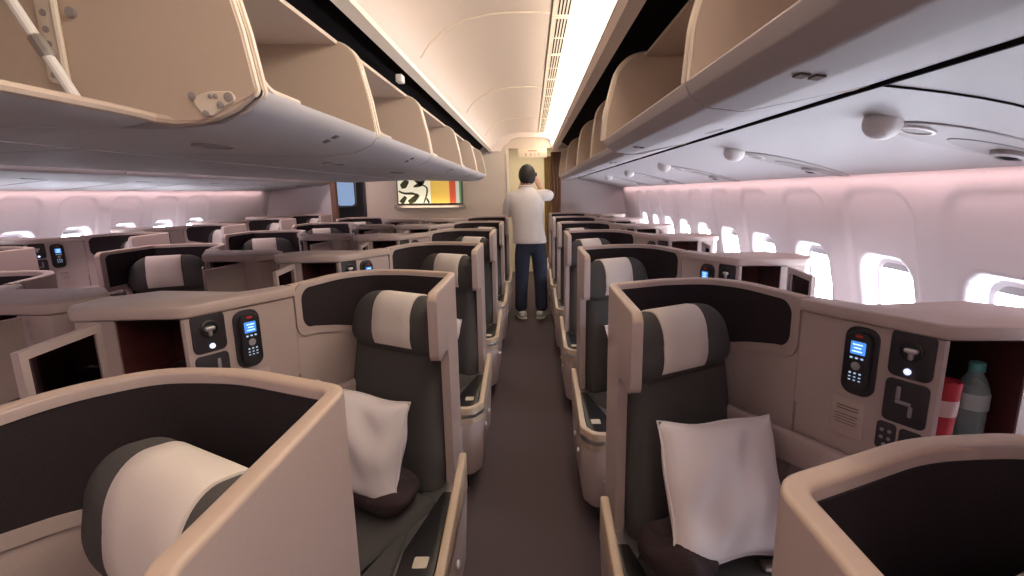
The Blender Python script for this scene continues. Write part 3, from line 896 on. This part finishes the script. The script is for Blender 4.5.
# left-hand joints of the panels
for k in range(6):
    y=3.6+.72*k
    m=MB(); box(m,(-4.12,y,1.553),(-3.49,y+.02,1.5585),0,lambda x,yy,z:(x,yy,z+(-3.48-x)/.645*-.066+.066)); struct(m.build('trim_%d'%(10+k),[PSUD]))
def psu(y,label):
    o=empty('ceiling_service_unit')
    ex=Vector((.663,0,-.148)).normalized(); nz=Vector((-ex.z*-1,0,0))
    nn=Vector((ex.z,0,-ex.x))   # pointing down into the cabin
    def xf(x,yy,z):
        base=Vector((.672,y,1.703))+ex*x+Vector((0,yy,0))+nn*z; return tuple(base)
    m=MB(); P=[]
    for k in range(40):
        a=2*pi*k/40; P.append((.45+.235*cos(a),.098*sin(a)*(1-.22*cos(a))))
    plate(m,P,-.002,.004,.002,1,0,xf); m.build('base_plate',[PSUD2],o)
    m=MB(); P2=[]
    for k in range(40):
        a=2*pi*k/40; P2.append((.52+.15*cos(a),.055*sin(a)+.012))
    plate(m,P2,.003,.006,.001,1,0,xf); m.build('recess',[PSUD],o)
    m=MB(); rbox(m,(.085,.085,.075),(.0424,.0424,.0374),6,2,0,lambda a,b,c:xf(.185+a,b-.005,.010+c)); m.build('light_globe',[WHITEP],o)
    m=MB(); lathe(m,[(.036,0),(.036,.005),(.028,.006),(.027,.002)],20,0,lambda a,b,c:xf(.275+a*1.2,b,.004+c)); s=m.build('speaker_ring',[WHITEP],o)
    m=MB(); lathe(m,[(.027,0),(.027,.003)],20,0,lambda a,b,c:xf(.275+a*1.2,b,.004+c)); m.build('speaker_grille',[PSUD],s)
    m=MB(); lathe(m,[(.034,0),(.033,.010),(.024,.014),(.023,.004)],20,0,lambda a,b,c:xf(.53+a*1.2,b+.012,.006+c)); n_=m.build('air_nozzle',[PSUM],o)
    m=MB(); lathe(m,[(.022,0),(.018,.012),(.006,.016)],16,0,lambda a,b,c:xf(.53+a*1.2,b+.012,.006+c)); m.build('nozzle_core',[DARK],n_)
    tag(o,label,'service unit','service units under the window side bins')
for i,y in enumerate((1.24,2.12,3.22,4.35,5.5)):
    psu(y,['large service unit with white globe and air nozzle near the upper right corner','second service unit from the camera, above the window wall','third service unit from the camera, above the window wall','fourth service unit from the camera, above the window wall','small fifth service unit far down the window side'][i])
# seam across the near service panel
m=MB(); tube(m,[(.68+.66*t,1.02+.22*t*t-.10*sin(pi*t),1.7005-.147*t) for t in [k/12 for k in range(13)]],.003,6); struct(m.build('trim_17',[DARK]))

# ------------------------------------------------------------------ bulkheads
BW=mat('bulkhead_panel',(.66,.55,.45),.6,noise=.03,nscale=20)
def wallbox(name,lo,hi,mt=BW):
    m=MB(); box(m,lo,hi); return struct(m.build(name,[mt]))
wallbox('wall_back_centre',(-2.33,7.0,0),(-.33,7.06,2.4))
wallbox('wall_back_right',(.40,7.62,0),(1.75,7.68,2.4),CABIN)
wallbox('wall_back_left',(-4.6,7.95,0),(-3.20,8.01,2.4),CABIN)
wallbox('wall_back_header',(-.33,7.0,2.09),(.90,7.06,2.4))
wallbox('wall_front',(-4.6,-1.36,0),(1.8,-1.3,2.5),CABIN)
wallbox('wall_galley',(-1.2,9.3,0),(1.2,9.36,2.5),mat('galley_panel',(.75,.66,.50),.5))
wallbox('wall_galley_side',(-4.6,9.6,0),(-1.3,9.66,2.5),mat('galley_dark',(.10,.10,.12),.4))
wallbox('ceiling_galley',(-4.6,7.06,2.42),(1.2,9.6,2.46),CEILM)
m=MB(); extrude_y(m,[(-.545,2.05),(-.53,2.07),(-.505,2.115),(-.46,2.175),(-.39,2.235),(-.30,2.275),(-.18,2.298),(.30,2.30),(.36,2.05),(.33,2.05),(.26,2.20),(.2,2.23),(-.18,2.23),(-.28,2.20),(-.38,2.13),(-.42,2.05)],6.93,6.995); struct(m.build('trim_18',[CEILM]))
# door jambs of the two openings
wallbox('trim_19',(-.345,6.985,0),(-.315,7.07,2.09),BINEDGE)
wallbox('trim_20',(-2.36,6.99,0),(-2.33,7.07,2.1),DKPANEL)
wallbox('trim_21',(-3.20,7.93,0),(-3.12,8.02,2.4),WOODC)

# exit sign over the aisle
sg=empty('exit_sign',(.02,6.985,2.025))
SIGNM=mat('sign_face',(.72,.60,.44),.4,emit=(1,.86,.62),estr=.04)
m=MB(); box(m,(-.20,-.02,-.062),(.20,.015,.062),0,ID,.008); m.build('sign_box',[SIGNM],sg)
SIGNINK=mat('sign_letters',(.45,.10,.06),.5)
for txt,z,sz,sp in (('EXIT',-.040,.062,1.9),('EXIT',.030,.024,1.0)):
    if z>0:
        # the small upper line is only a soft reddish streak in the photo
        m=MB(); box(m,(-.06,-.024,.025),(.06,-.0205,.036)); m.build('upper_streak',[SIGNINK],sg); continue
    cu=bpy.data.curves.new('exit_lettering','FONT'); cu.body=txt; cu.size=sz; cu.align_x='CENTER'; cu.extrude=.001; cu.space_character=sp
    t=bpy.data.objects.new('exit_lettering',cu); C.objects.link(t); t.parent=sg; t.location=(0,-.0215,z); t.rotation_euler=(pi/2,0,0)
    me=bpy.data.meshes.new_from_object(t.evaluated_get(bpy.context.evaluated_depsgraph_get())); me.materials.clear(); me.materials.append(SIGNINK)
    t2=bpy.data.objects.new('exit_letters',me); C.objects.link(t2); t2.parent=sg; t2.location=t.location; t2.rotation_euler=t.rotation_euler
    bpy.data.objects.remove(t)
tag(sg,'cream lit exit sign with red letters above the doorway','sign')

# curtain gathered at the right of the opening
def curtain(name,x0,x1,y,z0,z1,mt,label,folds,amp):
    m=MB(); n=folds*10; vs=[]; fs=[]
    for k in range(n+1):
        u=k/n; x=x0+(x1-x0)*u; yy=y+amp*sin(2*pi*folds*u)
        for j in range(9):
            v=j/8; w=1-.10*sin(pi*v)*(1-u)
            vs.append((x1-(x1-x)*w,yy+.006*sin(9*v+4*u),z0+(z1-z0)*v))
    for k in range(n):
        for j in range(8):
            a=k*9+j; fs.append((a,a+1,a+10,a+9))
    m.add(vs,fs); o=m.build(name,[mt],None,80)
    md=o.modifiers.new('thickness','SOLIDIFY'); md.thickness=.004
    return tag(o,label,'curtain')
curtain('curtain',.19,.31,7.54,.02,2.02,CURT2,'golden brown curtain hanging at the side of the doorway',3,.02)
curtain('curtain',.29,.44,7.485,.02,2.08,WOODC,'dark brown curtain edge beside the last right hand bin',3,.02)

# lit picture on the centre bulkhead
ar=empty('wall_picture',(-1.42,6.985,1.535)); ar.rotation_euler=(0,0,R(0))
AW,AH=.44,.175
m=MB(); box(m,(-AW-.02,-.03,-AH-.015),(AW+.02,.012,AH+.015),0,ID,.004); m.build('picture_frame',[mat('bronze_frame',(.10,.075,.055),.5)],ar)
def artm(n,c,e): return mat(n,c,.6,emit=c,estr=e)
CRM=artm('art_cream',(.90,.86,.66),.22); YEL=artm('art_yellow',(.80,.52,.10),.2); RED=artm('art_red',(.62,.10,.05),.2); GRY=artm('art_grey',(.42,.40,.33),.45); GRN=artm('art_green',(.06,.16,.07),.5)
STRK=mat('art_stroke',(.05,.055,.02),.7)
for nm,x0,x1,mt in (('cream_panel',-1,.03,CRM),('yellow_panel',.03,.63,YEL),('red_panel',.63,.83,RED),('grey_panel',.83,.94,GRY),('green_panel',.94,1,GRN)):
    m=MB(); box(m,(AW*x0,-.034,-AH),(AW*x1,-.029,AH)); m.build(nm,[mt],ar)
def stroke(pts,ws):
    m=MB(); L=[];Rr=[]
    P=[Vector((p[0]*AW,p[1]*AH)) for p in pts]
    # resample with Catmull-Rom
    Q=[];Wd=[]
    for i in range(len(P)-1):
        p0=P[max(0,i-1)];p1=P[i];p2=P[i+1];p3=P[min(len(P)-1,i+2)]
        for k in range(6):
            t=k/6; Q.append(.5*((2*p1)+(p2-p0)*t+(2*p0-5*p1+4*p2-p3)*t*t+(3*p1-p0-3*p2+p3)*t**3)); Wd.append(ws[i]*(1-t)+ws[i+1]*t)
    Q.append(P[-1]); Wd.append(ws[-1])
    vs=[];fs=[]
    for i,p in enumerate(Q):
        d=(Q[min(i+1,len(Q)-1)]-Q[max(i-1,0)]).normalized(); n=Vector((-d.y,d.x))*Wd[i]*AH*1.6
        for s in (1,-1): vs += [(p.x+n.x*s,-.0365,p.y+n.y*s)]
    for i in range(len(Q)-1): fs.append((2*i,2*i+1,2*i+3,2*i+2))
    N=len(vs); vs += [(v[0],-.0335,v[2]) for v in vs]; fs += [tuple(N+i for i in f[::-1]) for f in fs]
    m.add(vs,fs); m.build('brush_stroke',[STRK],ar)
stroke([(-.90,.32),(-.80,.45),(-.68,.80)],[.10,.17,.10])
stroke([(-.98,-.02),(-.80,-.20),(-.55,-.22),(-.40,-.32)],[.04,.05,.06,.03])
stroke([(-.92,-.95),(-.85,-.75),(-.76,-.45)],[.13,.12,.07])
stroke([(-.68,-.92),(-.52,-.70),(-.36,-.30)],[.09,.14,.09])
stroke([(-.50,1.0),(-.36,.72),(-.24,.44)],[.08,.10,.06])
stroke([(-.50,.30),(-.28,.52),(-.14,.92)],[.03,.13,.06])
stroke([(-.22,.45),(-.08,.20),(-.10,-.35),(-.20,-.98)],[.03,.04,.04,.03])
stroke([(-.10,-.60),(-.06,-.80),(-.03,-.98)],[.03,.05,.05])
tag(ar,'lit abstract picture with black strokes on cream beside yellow and red bands','picture')
m=MB(); box(m,(-1.92,6.93,1.30),(-.92,6.998,1.335),0,ID,.006); lg=m.build('picture_ledge',[mat('ledge_taupe',(.36,.29,.27),.5)]); tag(lg,'taupe ledge on the wall just below the lit abstract picture','ledge')

# galley glimpsed through the far aisle doorway
cart=empty('galley_cart',(-3.42,8.9,0))
m=MB(); box(m,(-.25,-.2,.05),(.25,.2,1.02),0,ID,.01); m.build('cart_body',[BLACK],cart)
m=MB(); box(m,(-.26,-.21,1.02),(.26,.21,1.06),0,ID,.01); m.build('cart_top',[SILVER],cart)
for x in (-.2,.2):
    for y in (-.15,.15):
        m=MB(); lathe(m,[(.03,-.012),(.03,.012)],12,0,lambda a,b,c,x=x,y=y:(x+c,y+a,.03+b)); m.build('caster',[BLACK],cart)
tag(cart,'dark galley cart with metal top seen through the far aisle doorway','cart')
gp=empty('galley_door_window',(-3.58,9.595,1.52))
m=MB(); plate(m,rpoly([(-.17,-.24),(.17,-.24),(.17,.24),(-.17,.24)],.07,6),0,.02,.004,1,0,lambda x,y,z:(x,-z,y)); m.build('glass',[mat('galley_glass',(.4,.55,.75),.2,emit=(.35,.5,.8),estr=.35)],gp)
m=MB(); P=rpoly([(-.20,-.27),(.20,-.27),(.20,.27),(-.20,.27)],.09,6); tube(m,[(p[0],-.01,p[1]) for p in P],.016,8,0,True); m.build('glass_frame',[SILVER],gp)
tag(gp,'bluish glowing window beyond the far aisle doorway','window')

# ------------------------------------------------------------------ person
def skin(name,verts,edges,radii,mt,parent,sub=2,root_i=0):
    me=bpy.data.meshes.new(name); me.from_pydata(verts,edges,[])
    o=bpy.data.objects.new(name,me); C.objects.link(o); o.parent=parent
    me.materials.append(mt)
    sk=o.modifiers.new('skin','SKIN'); sk.use_smooth_shade=True
    for i,r in enumerate(radii):
        v=me.skin_vertices[0].data[i]; v.radius=r if isinstance(r,tuple) else (r,r); v.use_root=(i==root_i)
    ss=o.modifiers.new('sub','SUBSURF'); ss.levels=sub; ss.render_levels=sub
    return o
SKINM=mat('skin',(.55,.32,.24),.55); HAIR=mat('dark_hair',(.018,.014,.013),.7); SHIRT=mat('white_shirt',(.72,.66,.63),.85,noise=.03,nscale=30,bump=.2,bscale=40)
JEANS=mat('dark_jeans',(.028,.036,.068),.9,noise=.3,nscale=150); SHOE=mat('white_sneaker',(.75,.72,.70),.6); SOLE=mat('sneaker_sole',(.85,.83,.8),.6)
pr=empty('person',(-.015,5.75,0))
def body():
    V=[];Ed=[];Rd=[]
    def a(p,r,par=None):
        V.append(p);Rd.append(r);i=len(V)-1
        if par is not None: Ed.append((par,i))
        return i
    pel=a((-.01,0,.97),(.13,.09)); w=a((-.03,.0,1.12),(.115,.075),pel); ch=a((-.045,0,1.32),(.13,.085),w); nb=a((-.045,0,1.50),(.075,.065),ch)
    nk=a((-.04,.015,1.58),(.060,.060),nb); hd=a((-.035,.03,1.68),(.080,.095),nk); tp=a((-.03,.02,1.785),(.064,.078),hd)
    nose=a((-.03,.130,1.675),(.012,.012),hd)
    for s in (-1,1):
        ear=a((-.035+s*.086,.02,1.68),(.010,.018),hd)
        hip=a((s*.09,0,.90),(.093,.10),pel); kn=a((s*.105,.01,.50),(.062,.065),hip); an=a((s*.12,-.01,.10),(.042,.045),kn); ft=a((s*.135,.13,.04),(.036,.03),an)
        sh=a((-.045+s*.175,0,1.455),(.062,.062),ch)
        # arms bent up in front of the face
        el=a((-.265,.10,1.22) if s<0 else (.215,.12,1.46),(.043,.043),sh)
        wr=a((s*.12,.29,1.54),(.029,.027),el)
        pm=a((s*.095,.31,1.63),(.038,.022),wr)
        for fi,(dx,L) in enumerate(((-.03,.06),(-.01,.07),(.012,.066),(.03,.052))):
            k=a((s*.095-s*.015+dx*.6,.325+.0,1.665),(.0095,.0095),pm); k2=a((s*.078+dx*.2,.345,1.665+L*.3),(.0085,.0085),k); a((s*.06+dx*.2,.335,1.665+L*.35),(.008,.008),k2)
        th=a((s*.065,.295,1.61),(.011,.011),pm); a((s*.052,.285,1.645),(.009,.009),th)
    return skin('body',V,Ed,Rd,SKINM,pr)
body()
# jeans
V=[(-.015,0,1.10),(-.005,0,.97)];Ed=[(0,1)];Rd=[(.145,.105),(.172,.128)]
for s in (-1,1):
    b=len(V); V+=[(s*.092,0,.84),(s*.112,.01,.50),(s*.122,-.005,.20),(s*.126,-.005,.075)]; Ed+=[(1,b),(b,b+1),(b+1,b+2),(b+2,b+3)]; Rd+=[(.105,.112),(.082,.085),(.075,.08),(.078,.085)]
skin('jeans',V,Ed,Rd,JEANS,pr)
# shirt with short sleeves
m=MB(); vs=[]; fs=[]; n=36
RINGS=[(.915,-.012,0,.196,.142),(.925,-.012,0,.200,.147),(.97,-.014,0,.196,.143),(1.05,-.022,-.004,.184,.132),(1.15,-.03,-.006,.180,.130),(1.25,-.04,-.002,.190,.134),(1.35,-.045,0,.203,.136),(1.42,-.045,0,.205,.128),(1.47,-.045,0,.185,.112),(1.505,-.045,.002,.140,.094),(1.53,-.043,.006,.098,.082),(1.55,-.042,.010,.074,.072),(1.575,-.041,.012,.070,.069)]
for (z,cx,cy,rx,ry) in RINGS:
    for k in range(n):
        a=2*pi*k/n; w=1+.012*sin(3*a+9*z)+.010*sin(7*a-14*z)*(z<1.3)
        vs.append((cx+rx*cos(a)*w,cy+ry*sin(a)*w,z))
for j in range(len(RINGS)-1):
    for k in range(n): fs.append((j*n+k,j*n+(k+1)%n,(j+1)*n+(k+1)%n,(j+1)*n+k))
m.add(vs,fs)
tube(m,[(-.135,0,1.455),(-.20,.005,1.445),(-.240,.03,1.385),(-.258,.055,1.32),(-.266,.085,1.25)],[.07,.074,.070,.066,.064],16)
tube(m,[(.06,0,1.45),(.12,.005,1.452),(.165,.04,1.462),(.20,.09,1.462),(.222,.125,1.456)],[.07,.074,.070,.066,.064],16)
shirt=m.build('shirt',[SHIRT],pr,70)
m=MB(); tube(m,[(-.0415+.073*cos(2*pi*k/24),.012+.072*sin(2*pi*k/24),1.572+.006*sin(2*pi*k/24)) for k in range(24)],.010,8,0,True); m.build('collar',[SHIRT],shirt)
# hair as a cap over the back and top of the head
m=MB(); vs=[];fs=[];nu,nv=28,14
for j in range(nv+1):
    for i in range(nu):
        a=2*pi*i/nu; ph=pi*(j/nv)*.78
        low=.0
        x=.099*sin(ph)*cos(a); y=.116*sin(ph)*sin(a); z=.122*cos(ph)
        if sin(a)>.1 and ph>1.1: # face side stays open
            k=min(1,(ph-1.1)*3)*min(1,(sin(a)-.1)*3); x*=(1-.35*k); y*=(1-.45*k); z+=.06*k
        vs.append((-.033+x,.018+y,1.690+z+.004*sin(9*a+5*ph)))
for j in range(nv):
    for i in range(nu): fs.append((j*nu+i,j*nu+(i+1)%nu,(j+1)*nu+(i+1)%nu,(j+1)*nu+i))
m.add(vs,fs); h=m.build('hair',[HAIR],pr,80)
for s in (-1,1):
    m=MB(); 
    def sd(p): 
        return (p.x*(1-.12*(p.y>0.05)), p.y, p.z*(1-.35*max(0,p.y/.14)) if p.z>0 else p.z)
    rbox(m,(.098,.285,.085),(.045,.06,.035),4,3,0,lambda x,y,z,s=s:(s*.132+x+s*.28*y,.055+y,.062+z),sd); sh=m.build('shoe',[SHOE],pr,70)
    m=MB(); rbox(m,(.104,.292,.024),(.045,.06,.008),4,3,0,lambda x,y,z,s=s:(s*.132+x+s*.28*y,.055+y,.014+z)); m.build('sole',[SOLE],sh)
m=MB(); box(m,(-.175,-.125,.955),(.175,.0,.985),0,ID,.0) if False else None
tag(pr,'person in white shirt and dark jeans standing in the aisle, arms raised','person')
ph=empty('camera_phone',(-.01,6.09,1.69))
m=MB(); box(m,(-.080,-.006,-.04),(.080,.006,.04),0,ID,.003); m.build('phone_body',[BLACK],ph)
m=MB(); box(m,(-.072,-.0072,-.035),(.072,-.0055,.035)); m.build('phone_screen',[mat('phone_glass',(.02,.02,.03),.1)],ph)
tag(ph,'black phone held up in front of the standing person','phone')

# ------------------------------------------------------------------ light
def area(name,loc,rot,sx,sy,e,col):
    l=bpy.data.lights.new(name,'AREA'); l.shape='RECTANGLE'; l.size=sx; l.size_y=sy; l.energy=e; l.color=col
    o=bpy.data.objects.new(name,l); C.objects.link(o); o.location=loc; o.rotation_euler=rot; return o
# pink cove strips behind the service panels, washing the tops of the window walls
area('cove_light_right',(1.318,3.2,1.548),(0,R(-22),0),.02,8.4,3.6,(1.0,.66,.65))
area('cove_light_left',(2*CX-1.318,3.4,1.545),(0,R(22),0),.02,8.6,3.6,(1.0,.66,.65))
# cabin lights over the far aisle and the galley
area('far_aisle_light',(2*CX,3.2,2.27),(0,0,0),.12,8.5,30,(1.0,.78,.80))
area('galley_light',(.0,8.3,2.38),(0,0,0),.6,.6,13,(1.0,.84,.58))
area('picture_light',(-1.42,6.90,1.295),(R(180),0,0),.8,.03,.6,(1.0,.88,.62))
area('forward_fill_light',(-1.2,-.9,2.25),(R(18),0,0),4.5,.5,12,(1.0,.78,.84))  # unseen fill added behind the camera to brighten the cabin, not a fixture

w=bpy.data.worlds.new('world'); bpy.context.scene.world=w; w.use_nodes=True
w.node_tree.nodes['Background'].inputs[0].default_value=(.8,.7,.75,1); w.node_tree.nodes['Background'].inputs[1].default_value=.05
sc=bpy.context.scene
sc.view_settings.view_transform='Standard'; sc.view_settings.look='None'; sc.view_settings.gamma=1; sc.view_settings.exposure=0.90
sc.view_settings.use_curve_mapping=False
